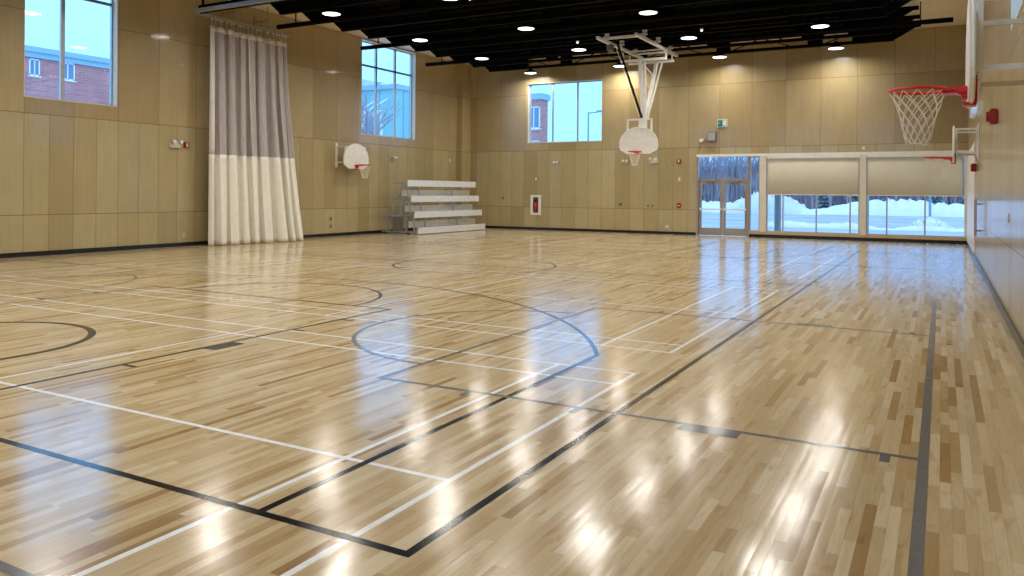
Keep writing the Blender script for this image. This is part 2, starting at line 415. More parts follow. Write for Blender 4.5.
o = L.go('basketball_court_lines', 'l_black'); o['label'] = 'black painted basketball court lines'
# grey small cross courts
L = Lines(.0018); w = .05
for cy in (7.92, 2 * YM - 7.92):
    for q in (1, -1):
        X = lambda x: x if q > 0 else XL + XR - x
        if cy < 15: L.ly(X(-.09), cy - 6.0, cy + 6.0, .06)
        for sy in (-1, 1):
            L.lx(cy + sy * 2.44, X(-.09), X(-4.32), w)
            xa, xb = sorted((X(-1.19), X(-1.60))); ya, yb = sorted((cy + sy * 2.44, cy + sy * 2.60)); L.rect(xa, xb, ya, yb)
            for x in (-.30, -2.40, -3.37):
                xa, xb = sorted((X(x - .03), X(x + .03))); L.rect(xa, xb, ya, yb)
        L.ly(X(-4.30), cy - 2.465, cy + 2.465, w)
        L.arc(X(-4.30), cy, 1.80, 90 if q > 0 else -90, 270 if q > 0 else 90, w)
L.lx(1.92, -18.35, -.06, .055)
o = L.go('practice_court_lines', 'l_grey'); o['label'] = 'grey painted practice court lines'

# ------------------------------------------------------------------ windows
def side_window(name, xin, sgn, y0, y1, z0, z1, muls, trans):
    """opening in a side wall; sgn=-1 for the left wall (outside at -x)"""
    xg = xin + sgn * .20; r = struct(thing(name, '', '')); del r['label']; del r['category']
    f = .055; b = B_(); X = sorted((xg - .035, xg + .035))
    b.box(*X, y0, y1, z0, z0 + f); b.box(*X, y0, y1, z1 - f, z1); b.box(*X, y0, y0 + f, z0, z1); b.box(*X, y1 - f, y1, z0, z1)
    b.go('window_frame', 'alu', r)
    for y in muls: B_().box(*X, y - .05, y + .05, z0 + f, z1 - f).go('mullion', 'alu', r)
    for z in trans: B_().box(*X, y0 + f, y1 - f, z - .035, z + .035).go('transom', 'greyframe', r)
    B_().box(xg - .008, xg + .008, y0 + f, y1 - f, z0 + f, z1 - f).go('pane', 'glass', r)
    Xi = sorted((xin + sgn * .16, xin - sgn * .012)); c = .02
    B_().box(*Xi, y0, y0 + c, z0, z1).box(*Xi, y1 - c, y1, z0, z1).box(*Xi, y0, y1, z1 - c, z1).go('jamb_lining', 'cream_frame', r)
    B_().box(*Xi, y0, y1, z0, z0 + c).go('window_sill', 'cream_frame', r)
    return r
side_window('window_1', XL, -1, *WL[0], [11.82], [6.50])
side_window('window_2', XL, -1, *WL[1], [24.22, 25.42], [6.42])
side_window('window_3', XR, 1, *WR[0], [], [6.50])
side_window('window_4', XR, 1, *WR[1], [23.5], [6.50])
# high window in the back wall
r = struct(bpy.data.objects.new('window_5', None)); C.objects.link(r)
x0, x1, z0, z1 = WB[0]; yg = YB + .20; f = .055
B_().box(x0, x1, yg - .035, yg + .035, z0, z0 + f).box(x0, x1, yg - .035, yg + .035, z1 - f, z1).box(x0, x0 + f, yg - .035, yg + .035, z0, z1).box(x1 - f, x1, yg - .035, yg + .035, z0, z1).go('window_frame', 'alu', r)
for x in (-14.80, -13.63): B_().box(x - .035, x + .035, yg - .035, yg + .035, z0 + f, z1 - f).go('mullion', 'alu', r)
B_().box(x0 + f, x1 - f, yg - .008, yg + .008, z0 + f, z1 - f).go('pane', 'glass', r)
B_().box(x0, x0 + .02, YB - .012, yg - .04, z0, z1).box(x1 - .02, x1, YB - .012, yg - .04, z0, z1).box(x0, x1, YB - .012, yg - .04, z1 - .02, z1).go('jamb_lining', 'cream_frame', r)
B_().box(x0, x1, YB - .012, yg - .04, z0, z0 + .02).go('window_sill', 'cream_frame', r)

for k_, (x0, x1, z0, z1) in enumerate(WF_FILL):  # made-up windows behind the camera, added for cool fill light
    r = struct(bpy.data.objects.new('window_%d' % (9 + k_), None)); C.objects.link(r); yg = YF - .2; f = .055
    B_().box(x0, x1, yg - .035, yg + .035, z0, z0 + f).box(x0, x1, yg - .035, yg + .035, z1 - f, z1).box(x0, x0 + f, yg - .035, yg + .035, z0, z1).box(x1 - f, x1, yg - .035, yg + .035, z0, z1).go('window_frame', 'alu', r)
    for x in (x0 + 1.5, x0 + 3.0): B_().box(x - .035, x + .035, yg - .035, yg + .035, z0 + f, z1 - f).go('mullion', 'alu', r)
    B_().box(x0 + f, x1 - f, yg - .008, yg + .008, z0 + f, z1 - f).go('pane', 'glass', r)

# storefront: double door with transom, sidelight, two glazed bays
ys = YB + .10
def frame(b, x0, x1, z0, z1, t=.05, d=.05, y=ys):
    b.box(x0, x1, y - d, y + d, z0, z0 + t).box(x0, x1, y - d, y + d, z1 - t, z1).box(x0, x0 + t, y - d, y + d, z0 + t, z1 - t).box(x1 - t, x1, y - d, y + d, z0 + t, z1 - t)
r = struct(bpy.data.objects.new('door_1', None)); C.objects.link(r)
b = B_(); b.box(-8.45, -8.37, YB - .03, ys + .05, 0, 3.12).box(-6.49, -6.43, YB - .02, ys + .05, 0, 3.12).box(-8.45, -6.43, YB - .03, ys + .05, 3.05, 3.12).box(-8.37, -6.49, ys - .05, ys + .05, 2.13, 2.22)
b.go('door_frame', 'door_metal', r)
B_().box(-8.37, -6.49, ys - .008, ys + .008, 2.22, 3.05).go('transom_pane', 'glass', r)
for k, (xa, xb) in enumerate(((-8.36, -7.44), (-7.42, -6.50))):
    b = B_(); st = .10
    b.box(xa, xa + st, ys - .03, ys + .03, .02, 2.12).box(xb - st, xb, ys - .03, ys + .03, .02, 2.12).box(xa + st, xb - st, ys - .03, ys + .03, .02, .30).box(xa + st, xb - st, ys - .03, ys + .03, 2.00, 2.12)
    d = b.go('door_leaf', 'door_metal', r)
    B_().box(xa + st, xb - st, ys - .006, ys + .006, .30, 2.00).go('pane', 'glass', d)
    B_().bar((xa + .04, ys - .09, 1.03), (xb - .04, ys - .09, 1.03), .035, .05).box(xa + .03, xa + .09, ys - .1, ys - .03, .99, 1.07).box(xb - .09, xb - .03, ys - .1, ys - .03, .99, 1.07).go('push_bar', 'white', d)
    c = (xa + xb) / 2
    B_().box(c - .2, c + .12, ys - .11, ys - .03, 2.04, 2.10).bar((c + .1, ys - .1, 2.10), (c + .3, ys - .06, 2.14), .02).go('door_closer', 'greyframe', d)
def bay(name, xa, xb, za, muls):
    r = struct(bpy.data.objects.new(name, None)); C.objects.link(r)
    b = B_(); frame(b, xa, xb, za, 3.06); b.go('window_frame', 'alu', r)
    for x in muls: B_().box(x - .025, x + .025, ys - .05, ys + .05, za + .05, 3.01).go('mullion', 'alu', r)
    B_().box(xa + .04, xb - .04, ys - .008, ys + .008, za + .04, 3.02).go('pane', 'glass', r)
    return r
bay('window_6', -6.43, -6.03, .21, [])
bay('window_7', -5.80, -2.57, .21, [-5.20, -4.03, -2.89])
bay('window_8', -2.36, XR, .21, [-1.70, -.51])
struct(B_().box(-6.43, XR, YB - .05, YB + .3, .12, .21).go('trim_2', 'sill'))
struct(B_().box(-8.45, XR, YB - .035, YB + .3, 3.06, 3.16).go('trim_3', 'white'))
struct(B_().box(-6.03, -5.80, YB - .03, YB + .28, .21, 3.06).go('trim_4', 'cream_frame'))
struct(B_().box(-2.57, -2.36, YB - .03, YB + .28, .21, 3.06).go('trim_5', 'cream_frame'))
struct(B_().box(XR - .10, XR, YB - .08, YB, .21, 3.06).go('trim_6', 'cream_frame'))
struct(B_().box(XR - .02, XR, 24.0, YB - .08, .12, 3.06).go('trim_7', 'white'))
for x0, x1, lab in ((-5.76, -2.60, 'cream roller shade half drawn over the left window bay next to the door'), (-2.33, .62, 'cream roller shade half drawn over the right window bay at the corner')):
    t = thing('roller_shade', lab, 'blind', (0, 0, 0), group='roller shades over the back windows')
    b = B_(); n = 40; pr = None
    for i in range(n + 1):
        x = x0 + (x1 - x0) * i / n; y = YB + .015 + .004 * math.sin(i * .7) ; q = [b.bm.verts.new((x, y + .003 * k, z)) for k, z in ((0, 2.98), (1, 2.3), (0, 1.64))]
        if pr:
            for k in range(2): b.bm.faces.new((pr[k], q[k], q[k + 1], pr[k + 1]))
        pr = q
    o = b.go('shade_cloth', 'shade', t, True); md = o.modifiers.new('s', 'SOLIDIFY'); md.thickness = .003
    B_().box(x0 + .0, x1, YB + .002, YB + .03, 1.605, 1.645).go('hem_bar', 'plastic', t)
    B_().box(x0 - .02, x1 + .02, YB - .03, YB + .09, 2.97, 3.06).go('cassette', 'white', t)

# ------------------------------------------------------------------ roof structure
G = 'black roof joists under the deck'
j0 = thing('roof_joist', 'black open-web steel joist crossing the hall under the deck', 'beam', (0, 29.3, 0), group=G)
xa, xb, zt, zb = -17.7, -.75, ZC - .10, 6.88
B_().box(xa, xb + .1, -.06, .06, zt - .05, zt + .06).go('top_chord', 'black', j0)
B_().box(xa + .5, xb - .7, -.06, .06, zb - .06, zb + .04).bar((xa + .05, 0, zt), (xa + .55, 0, zb), .09).bar((xb - .05, 0, zt), (xb - .75, 0, zb), .09).go('bottom_chord', 'black', j0)
b = B_(); x = xa + .7
b.prism([(xa + .1, zt), (xa + .6, zb), (xa + 2.4, zb), (xa + 2.4, zt)], 'y', -.03, .03).prism([(xb - .1, zt), (xb - .8, zb), (xb - 2.0, zb), (xb - 2.0, zt)], 'y', -.03, .03)
while x < xb - 1.4:
    b.box(x, x + .5, -.05, .05, zb, zt)
    b.bar((x + .5, 0, zb), (x + 1.6, 0, zt), .03); b.bar((x + 1.6, 0, zt), (x + 2.7, 0, zb), .03); x += 3.2
b.go('web', 'black', j0)
for i in range(1, 22): dup(j0, (0, 29.3 - i * 1.36, 0))
t0 = thing('ceiling_duct', 'black round tube hung crosswise under the roof', 'pipe', (0, 26.2, 0), group='black crosswise tubes')
B_().bar((-18.35, 0, 6.76), (.25, 0, 6.76), .15, .15, True, 14).go('tube', 'black', t0)
for x in (-17.6, -13, -8, -3, -.6): B_().bar((x, 0, 6.80), (x, 0, ZC), .03).go('hanger', 'black', t0)
t0['label'] = 'black crosswise roof tube ending above the left corner, right of the second window'; del t0['group']
dup(t0, (0, 22.15, 0), label='black crosswise roof tube whose end pokes in front of the second left window')
dup(t0, (0, 18.1, 0), label='black crosswise roof tube ending just right of the divider curtain')
for y in (13.8, 9.7, 5.6, 1.5): dup(t0, (0, y, 0), label='black crosswise roof tube over the near floor, above the picture edge', group='crosswise tubes over the near floor')

# ------------------------------------------------------------------ high-bay lamps
ld = bpy.data.lights.new('lamp_light', 'AREA'); ld.shape = 'DISK'; ld.size = .56; ld.energy = LAMP_W; ld.color = LAMP_COL; ld.spread = math.radians(165)
l0 = thing('ceiling_lamp', '', 'lamp', (0, 0, 0), group='round ceiling lamps')
b = B_(); b.disc((0, 0, .06), .26, .10, 'z', 28, .14).disc((0, 0, .17), .07, .14, 'z', 16).bar((0, 0, .2), (0, 0, .62), .02); b.go('housing', 'black', l0)
b = B_(); b.tube([(.26 * math.cos(a * PI / 14), .26 * math.sin(a * PI / 14), 0) for a in range(28)], .012, 6, True); b.go('rim', 'alu', l0)
B_().disc((0, 0, 0), .245, .012, 'z', 28).go('lens', 'lens', l0)
lo = bpy.data.objects.new('lamp_light', ld); C.objects.link(lo); lo.parent = l0; lo.location = (0, 0, -.012)
LX = (-3.27, -7.30, -11.38, -15.45); LY = (29.44, 25.40, 21.35, 17.30, 13.25, 9.2, 5.15, 1.1)
cols = ('nearest the right wall', 'second from the right wall', 'second from the left wall', 'nearest the left wall')
rows = ('last row at the back wall', 'second row from the back', 'third row from the back', 'fourth row from the back')
for j, y_ in enumerate(LY):
    for i, x in enumerate(LX):
        y = y_ + ((-.12, -.12, .25, .32)[i] if j < 3 else 0)
        seen = j < 3 or (j == 3 and i >= 2)
        lab = 'round ceiling lamp, ' + rows[j] + ', ' + cols[i] if seen else 'round ceiling lamp over the near floor, above the picture edge'
        grp = 'round ceiling lamps' if seen else 'round ceiling lamps over the near floor'
        if i == 0 and j == 0: l0.location = (x, y, 6.72); l0['label'] = lab; l0['group'] = grp
        else: dup(l0, (x, y, 6.72), 0, lab, grp)
for x, y, lab in ((-11.1, 24.9, 'small added white glow dot under the roof near the second back lamp row'), (-6.75, 24.8, 'small added white glow dot under the roof right of the ceiling-hung hoop'), (-11.2, 18.0, 'small added white glow dot under the roof at the top picture edge')):
    t = thing('ceiling_glow_dot', lab, 'sensor', (x, y, 6.86)); B_().disc((0, 0, 0), .05, .05).go('body', 'white', t); B_().bar((0, 0, .02), (0, 0, .4), .02).go('stem', 'black', t); B_().ball((0, 0, -.03), .03, 10).go('lens', 'lens', t)  # glowing balls added to imitate small bright reflections under the roof

# ------------------------------------------------------------------ basketball hoops
def fan_poly(w=1.37, h=.90, n=20):
    """fan-shaped backboard outline, (u,v) with v=0 at the bottom edge"""
    a = w / 2; pts = [(-.42, 0), (.42, 0), (a - .03, .14), (a, .22)]
    for i in range(1, n):
        t = PI * i / n; pts.append((a * math.cos(t), .30 + (h - .30) * math.sin(t) ** .9))
    pts += [(-a, .22), (-a + .03, .14)]
    return pts
def rim_parts(parent, tilt=0.0):
    """local frame: the board face is y=0, the ring hangs out towards -y, z=0 is rim height"""
    R = .2286; cy = -.15 - R
    b = B_(); b.tube([(R * math.cos(a * PI / 20), cy + R * math.sin(a * PI / 20), 0) for a in range(40)], .015, 8, True)
    b.go('rim_ring', 'red', parent, True)
    b = B_(); b.box(-.11, .11, -.19, -.0, -.045, .008, .003).box(-.075, .075, -.045, -.002, -.10, .0, .004)
    b.bar((-.09, -.01, -.02), (-.16, cy + .12, -.01), .02).bar((.09, -.01, -.02), (.16, cy + .12, -.01), .02).prism([(-.15, -.008), (-.0, -.008), (-.0, -.09)], 'x', -.07, .07)
    b.go('rim_bracket', 'red', parent)
    # net: two families of crossing cords
    b = B_(); n = 12; rows_ = 7; H = .46
    def P(k, j):
        t = j / rows_; r = R * (1 - .60 * t ** .75) * (1 + .03 * math.sin(k * 2.3 + j)); a = 2 * PI * k / n
        return (r * math.cos(a), cy + r * math.sin(a), -.01 - H * t - (.01 * math.sin(k * 1.7) if j == rows_ else 0))
    for k in range(n):
        for s_ in (-1, 1):
            b.tube([P(k + s_ * .5 * j, j) for j in range(rows_ + 1)], .0042, 5)
    for k in range(n): b.tube([(R * math.cos(2 * PI * k / n), cy + R * math.sin(2 * PI * k / n), .0), P(k, 0)], .006, 5)
    b.tube([P(k * .5, rows_) for k in range(2 * n)], .0045, 5, True)
    b.go('net', 'net', parent)

def wall_hoop(label, x, y, rz, gap, strut_z=(.09, .65)):
    """fan board held off the wall; local -y faces the court, wall at y=+gap"""
    t = thing('basketball_hoop', label, 'basketball hoop', (x, y, 2.566), rz, 'wall-mounted side hoops')
    bd = B_().prism([(u, v - .13) for u, v in fan_poly()], 'y', 0.0, .035).go('backboard', 'white', t)
    B_().box(-.09, .09, .036, .075, -.13, .10, .004).box(-.09, .09, -.03, .07, -.155, -.125, .004).go('rim_mount', 'red', t)
    ed = [(u, v - .13) for u, v in fan_poly()]
    B_().tube([(u, .03, v) for u, v in ed], .014, 6, True).go('board_edge', 'white', bd)
    rim_parts(t)
    for s_ in (-.55, .55):
        b = B_(); 
        for z in strut_z: b.bar((s_, .035, z), (s_, gap - .03, z), .045)
        b.bar((s_, .075, strut_z[0]), (s_, .075, strut_z[1]), .04)
        b.bar((s_, gap - .05, strut_z[0] - .1), (s_, gap - .05, strut_z[0] + .25), .03)
        b.go('strut', 'white', t)
        B_().box(s_ - .05, s_ + .05, gap - .035, gap - .004, strut_z[0] - .18, strut_z[1] + .14).go('wall_rail', 'white', t)
    B_().bar((-.55, .09, strut_z[1]), (.55, .09, strut_z[1]), .04).bar((-.55, .09, strut_z[0]), (.55, .09, strut_z[0]), .04).go('cross_tube', 'white', t)
    return t
wall_hoop('white wall-mounted hoop in the right foreground with red rim and white net', .185, 7.86, -PI / 2, XR - .185, (.09, .65))
wall_hoop('white wall-mounted hoop seen edge-on far along the right wall', .215, 22.02, -PI / 2, XR - .215, (.09, .65))
wall_hoop('white fan-shaped hoop fixed to the left wall between curtain and bleacher', XL + .495, 22.30, PI / 2, .495, (.09, .65))
wall_hoop('white wall-mounted hoop on the left wall, left of the curtain and outside the picture', XL + .495, 7.92, PI / 2, .495, (.09, .65))

# ceiling-hung main hoop
H0 = thing('basketball_hoop', 'ceiling-hung main hoop on long white steel masts in front of the back wall', 'basketball hoop', (-9.20, 25.86, 3.05))
bd = B_().prism([(u, v - .05) for u, v in fan_poly(1.38, .90)], 'y', 0.0, .03).go('backboard', 'white', H0)
B_().tube([(u, .0, v - .05) for u, v in fan_poly(1.38, .90)], .016, 6, True).go('board_edge', 'white', bd)
B_().box(.42, .60, -.003, .0, -.045, -.02).go('maker_plate', 'greyframe', bd)
rim_parts(H0)
b = B_()
for s_ in (-.43, .43): b.bar((s_, .08, .05), (s_, .08, 1.13), .06)
b.bar((-.46, .08, 1.13), (.46, .08, 1.13), .06).bar((-.43, .06, .15), (.43, .06, .15), .06)
b.go('board_frame', 'white', H0)
B_().box(-.02, .24, .03, .22, .80, 1.16, .01).bar((.11, .12, 1.1), (.11, .12, 1.4), .12, .10).go('hinge_block', 'white', H0)
zt = 3.18     # height of the mast head above the rim
B_().bar((.13, .13, 1.10), (-.02, .16, zt), .13, .10).bar((.20, .13, 1.10), (.14, .16, zt), .07, .06).go('mast', 'white', H0)
B_().bar((.17, .18, 1.15), (.34, .85, zt), .11, .09).bar((.24, .2, 1.15), (.54, .85, zt), .05).bar((.25, .16, 2.0), (.02, .16, 2.0), .03).bar((.02, .3, zt - .1), (.30, .75, zt - .50), .04).go('diagonal_brace', 'white', H0)
B_().bar((.08, .10, 1.18), (-.18, -1.6, 3.48), .075, .075, True).go('fold_arm', 'black', H0)
B_().bar((-.02, .08, 1.25), (-.34, -1.3, 3.40), .022, .022, True).go('fold_cable', 'white', H0)
B_().bar((-.70, .16, zt + .02), (.92, .16, zt + .02), .09).bar((-.70, .85, zt + .02), (.96, .85, zt + .02), .07).bar((-.10, .0, zt + .20), (.92, .0, zt + .20), .05).go('head_beam', 'white', H0)
for x in (-.42, .86): B_().bar((x, -2.75, 3.50), (x, 1.55, 3.50), .09).go('ceiling_rail', 'white', H0)
B_().bar((-.42, -2.2, 3.56), (.95, -2.2, 3.56), .08).bar((-.42, -.2, 3.44), (.86, -.2, 3.44), .04).go('cross_rail', 'white', H0)
for x in (-.42, .86):
    for y in (-2.0, -.64, .72): B_().bar((x, y, 3.5), (x, y, 3.80), .05).box(x - .10, x + .10, y - .05, y + .05, 3.60, 3.66).box(x - .04, x + .09, y - .05, y + .05, 3.70, 3.76).go('rail_clamp', 'white', H0)
for x in (-.66, .9): B_().bar((x, .16, zt), (x, .16, 3.5), .06).bar((x, .85, zt), (x, .85, 3.5), .05).go('hanger_post', 'white', H0)
B_().box(-.52, -.36, -1.75, -1.45, 3.26, 3.50, .02).disc((-.44, -1.6, 3.44), .12, .1, 'x').go('winch', 'greyframe', H0)

# ------------------------------------------------------------------ divider curtain
Y0, ZTOP, ZMID = 15.70, 6.36, 2.66
def fold(u, z):
    k = max(0, 1 - z / ZTOP)
    ph = 2 * PI * (9.0 * u + .32 * math.sin(5.1 * u + .7) + .18 * math.sin(13 * u))
    amp = (.06 + .15 * k ** .6) * (1 + .3 * math.sin(9 * u + 1))
    x = amp * (2.4 * abs(math.sin(ph / 2)) ** .8 - 1.3) + .045 * math.sin(2.3 * ph + 1.2 + .5 * z) * (.6 + .4 * k)
    return ph, x
def cpt(u, z, off=0.0):
    k = max(0, 1 - z / ZTOP); ph, x = fold(u, z)
    wid = 3.03 + .10 * k + .42 * max(0, k - .3) * (u ** 2.5)
    y = Y0 + u * wid + (.05 * math.sin(2 * ph) * min(1, u * 8) * min(1, (1 - u) * 8))
    return Vector((-18.62 + x * min(1, .35 + u * 5) + .34 * k * k * u + off, y, z))
cu = thing('divider_curtain', 'gym divider curtain bunched by the left wall, grey mesh over ivory vinyl', 'curtain', (0, 0, 0))
def sheet(name, mat, z0, z1, nz, u0=0, u1=1, nu=300, off=0, par=None, th=.004):
    b = B_(); g = [[b.bm.verts.new(cpt(u0 + (u1 - u0) * i / nu, z0 + (z1 - z0) * j / nz, off)) for i in range(nu + 1)] for j in range(nz + 1)]
    for j in range(nz):
        for i in range(nu): b.bm.faces.new((g[j][i], g[j][i + 1], g[j + 1][i + 1], g[j + 1][i]))
    o = b.go(name, mat, par or cu, True)
    if th: md = o.modifiers.new('s', 'SOLIDIFY'); md.thickness = th
    return o
sheet('mesh_panel', 'mesh', ZMID, ZTOP, 24, th=0)
sheet('vinyl_panel', 'vinyl', .012, ZMID, 20)
sheet('header_band', 'web', ZTOP - .13, ZTOP + .02, 2, off=.006)
for u0, u1 in ((0, .05), (.15, .162), (.255, .27), (.36, .372), (.47, .488), (.575, .587), (.69, .706), (.80, .815), (.90, .915), (.975, .99)):
    sheet('webbing_strap', 'web', ZMID, ZTOP, 20, u0, u1, 12, .010)
b = B_()
for i in range(22):
    p = cpt((i + .5) / 22, ZTOP); b.bar((p.x, p.y, ZTOP), (-18.6, p.y, 6.60), .007).disc((-18.6, p.y, 6.575), .028, .02, 'x', 12)
b.go('hanger_carriers', 'web', cu)
t = thing('curtain_track', 'white steel track the divider curtain hangs from along the left wall', 'curtain track', (0, 0, 0))
B_().box(-18.64, -18.56, 15.2, 18.85, 6.61, 6.68).go('track_rail', 'alu', t)
for y in (16.6, 17.9): B_().bar((-18.6, y, 6.68), (-18.6, y, ZC), .03).bar((-18.6, y, 6.95), (XL + .02, y, 6.95), .04).box(XL, XL + .03, y - .05, y + .05, 6.85, 7.15).go('track_bracket', 'tan', t)
t = thing('curtain_beam', 'long grey-topped black beam crossing the hall above the curtain track', 'beam', (0, 0, 0))
B_().box(-18.62, -.3, 15.16, 15.30, 6.66, 6.75).go('beam_flange', 'steel', t)
B_().box(-18.62, -.3, 15.30, 15.36, 6.64, 6.88).go('beam_cover', 'black', t)
for x in (-18.3, -14, -9, -4, -.6): B_().bar((x, 15.2, 6.8), (x, 15.2, ZC), .05).go('beam_hanger', 'black', t)

# ------------------------------------------------------------------ tip-and-roll bleacher, stored tipped up
bl = thing('bleacher', 'aluminium bleacher stored tipped up against the left wall', 'bleacher', (0, 0, 0))
ya, yb = 24.10, 28.95
for k in range(4):
    X = -17.16 - .165 * k; z = .03 + .595 * k + (.0 if k else 0)
    s = B_().box(X - .045, X, ya, yb, z, z + .245, .006).go('seat_plank', 'plank', bl)
    B_().box(X - .05, X + .004, ya - .012, ya, z - .004, z + .249).go('end_cap', 'white', s); B_().box(X - .05, X + .004, yb, yb + .012, z - .004, z + .249).go('end_cap', 'white', s)
    if k:
        Xf = X - .30
        B_().box(Xf - .04, Xf, ya + .02, yb - .02, z - .37, z - .13, .006).go('foot_plank', 'footboard', bl)
for i, y in enumerate((24.2, 24.9, 27.2)):
    b = B_(); w = .045
    # stepped truss: lower, middle and top shelves, uprights under each
    tops = [(.08, -17.3, -18.95), (.70, -17.4, -18.88), (1.30, -17.55, -18.62), (1.93, -17.72, -18.35)]
    for z, xa_, xb_ in tops: b.bar((xa_, y, z), (xb_, y, z), w)
    b.bar((-17.45, y, .08), (-17.45, y, .70), w).bar((-17.85, y, .08), (-17.85, y, 1.30), w).bar((-18.3, y, .08), (-18.3, y, .70), w).bar((-18.75, y, .08), (-18.75, y, .70), w)
    b.bar((-18.05, y, .70), (-18.05, y, 1.93), w).bar((-18.45, y, .70), (-18.45, y, 1.30), w).bar((-17.62, y, .7), (-17.8, y, 1.93), w)
    b.bar((-17.4, y, .7), (-18.7, y, .1), .03).bar((-17.6, y, 1.3), (-18.6, y, .72), .03).bar((-17.8, y, 1.9), (-18.3, y, 1.3), .03)
    b.go('support_frame', 'steel', bl)
    for x in (-17.75, -18.85):
        B_().disc((x, y + .05, .055), .055, .035, 'y', 16).go('caster', 'black', bl)
B_().bar((-18.05, ya + .1, .9), (-18.05, yb - .1, 1.85), .03).bar((-18.05, ya + .1, 1.85), (-18.05, yb - .1, .9), .03).bar((-18.45, ya, .72), (-18.45, yb, .72), .04).bar((-18.35, ya, 1.92), (-18.35, yb, 1.92), .04).go('cross_brace', 'steel', bl)
B_().box(-18.42, -17.95, ya + .05, ya + .08, .12, .66).go('gusset_plate', 'greyframe', bl)

# ------------------------------------------------------------------ fittings on the walls
def on_back(x, z): return (x, YB, z), 0.0        # local -y into the room
def on_left(y, z): return (XL, y, z), PI / 2
def on_right(y, z): return (XR, y, z), -PI / 2
def red_alarm(pl, label, s=1.0):
    t = thing('fire_alarm', label, 'fire alarm', *pl)
    B_().box(-.09 * s, .09 * s, -.05, -.002, -.09 * s, .09 * s, .008).go('body', 'red_dark', t)
    B_().box(-.035 * s, .035 * s, -.075, -.05, -.06 * s, .06 * s, .008).go('strobe', 'plastic', t)
def emergency_light(pl, label, boxed=True):
    t = thing('emergency_light', label, 'emergency light', *pl)
    if boxed: B_().box(-.17, .17, -.09, -.002, -.10, .10, .012).go('case', 'plastic', t)
    else: B_().disc((0, -.02, 0), .07, .036, 'y', 20).go('base', 'plastic', t)
    for x in ((-.12, .12) if boxed else (-.07, .08)):
        h = B_().disc((x, -.13, .07 if boxed else .02), .062, .09, 'y', 18, .045).bar((x, -.09, .02), (x, -.1, 0), .03).go('lamp_head', 'alu', t)
        B_().disc((x, -.178, .07 if boxed else .02), .05, .006, 'y', 18).go('lamp_lens', 'white', h)
def wall_plate(pl, label, mat='plastic', w=.08, h=.12, name='wall_outlet', cat='outlet'):
    t = thing(name, label, cat, *pl)
    B_().box(-w / 2, w / 2, -.008, -.001, -h / 2, h / 2, .002).go('cover_plate', mat, t)
    if cat != 'outlet': B_().box(-w * .25, w * .25, -.012, -.008, -h * .3, h * .3).go('face', 'plastic', t); return
    for za, zb_ in ((.012, h * .38), (-h * .38, -.012)): B_().box(-w * .22, w * .22, -.011, -.008, za, zb_).go('socket', 'greyframe', t)
emergency_light(on_left(14.95, 2.91), 'grey emergency light left of the red alarm on the left wall')
red_alarm(on_left(15.34, 2.91), 'red fire alarm on the left wall between the first window and curtain', .9)
wall_plate(on_left(15.31, .32), 'small pale outlet low on the left wall before the curtain')
emergency_light(on_left(25.03, 2.94), 'small grey emergency light on the left wall below the second window', False)
wall_plate(on_left(21.5, .62), 'upper of two dark outlets low on the wall right of the curtain', 'dark_plate')
wall_plate(on_left(21.5, .36), 'lower of two dark outlets low on the wall right of the curtain', 'dark_plate')
wall_plate(on_left(29.2, 3.02), 'tiny white sensor plate on the left wall above the bleacher', 'white', .09, .12, 'wall_sensor', 'sensor')
emergency_light(on_back(-14.50, 2.90), 'small emergency light on the back wall under the high window', False)
emergency_light(on_back(-11.37, 2.92), 'emergency light on the back wall, left behind the hanging hoop', False)
emergency_light(on_back(-10.16, 2.94), 'boxed twin-head emergency light on the back wall right of the hanging hoop')
wall_plate(on_back(-9.56, 2.90), 'small grey round-cornered sensor left of the square red alarm', 'greyframe', .09, .09, 'wall_sensor', 'sensor')
red_alarm(on_back(-9.15, 2.91), 'square red fire alarm high on the back wall left of the door', .95)
wall_plate(on_back(-9.13, 2.20), 'beige keypad plate between red alarm and pull station', 'tan', .16, .28, 'wall_keypad', 'keypad')
t = thing('pull_station', 'red fire pull station low on the back wall left of the door', 'fire alarm', *on_back(-9.14, 1.17))
B_().box(-.08, .08, -.05, -.002, -.10, .08, .006).go('body', 'red_dark', t); B_().box(-.05, .05, -.065, -.05, -.03, .0).go('handle', 'white', t)
wall_plate(on_back(-9.62, .30), 'white outlet near the floor left of the door', 'white', .12, .12)
wall_plate(on_back(-11.60, 1.16), 'dark outlet on the back wall below the left side of the hoop', 'dark_plate', .13, .10)
wall_plate(on_back(-10.42, 1.12), 'left one of two small dark plates below the hoop', 'dark_plate', .06, .08)
wall_plate(on_back(-10.22, 1.12), 'right one of two small dark plates below the hoop', 'dark_plate', .06, .08)
wall_plate(on_back(-17.15, 1.36), 'small brown plate on the back wall right of the bleacher', 'dark_plate', .08, .12)
wall_plate(on_back(-15.50, 2.22), 'faded reddish signal plate above the extinguisher cabinet', plain('faded_red_plate', srgb(168, 112, 88), .5), .16, .26, 'wall_signal', 'fire alarm')
wall_plate(on_back(-2.46, 3.30), 'tiny white sensor above the post between the shades', 'white', .08, .10, 'wall_sensor', 'sensor')
t = thing('loudspeaker', 'grey square loudspeaker on the back wall below the exit sign', 'loudspeaker', *on_back(-7.83, 3.84))
B_().box(-.17, .17, -.16, -.004, -.18, .18, .02).go('cabinet', 'greyframe', t); B_().box(-.14, .14, -.166, -.158, -.15, .15).go('grille', 'alu', t)
t = thing('projector_light', 'small white round fitting beside the grey loudspeaker', 'light', *on_back(-8.24, 3.70))
B_().disc((0, -.09, 0), .085, .14, 'y', 20, .07).go('head', 'white', t); B_().bar((0, -.002, 0), (0, -.06, 0), .05).bar((.05, -.03, .02), (.22, -.03, .04), .03).go('arm', 'greyframe', t)
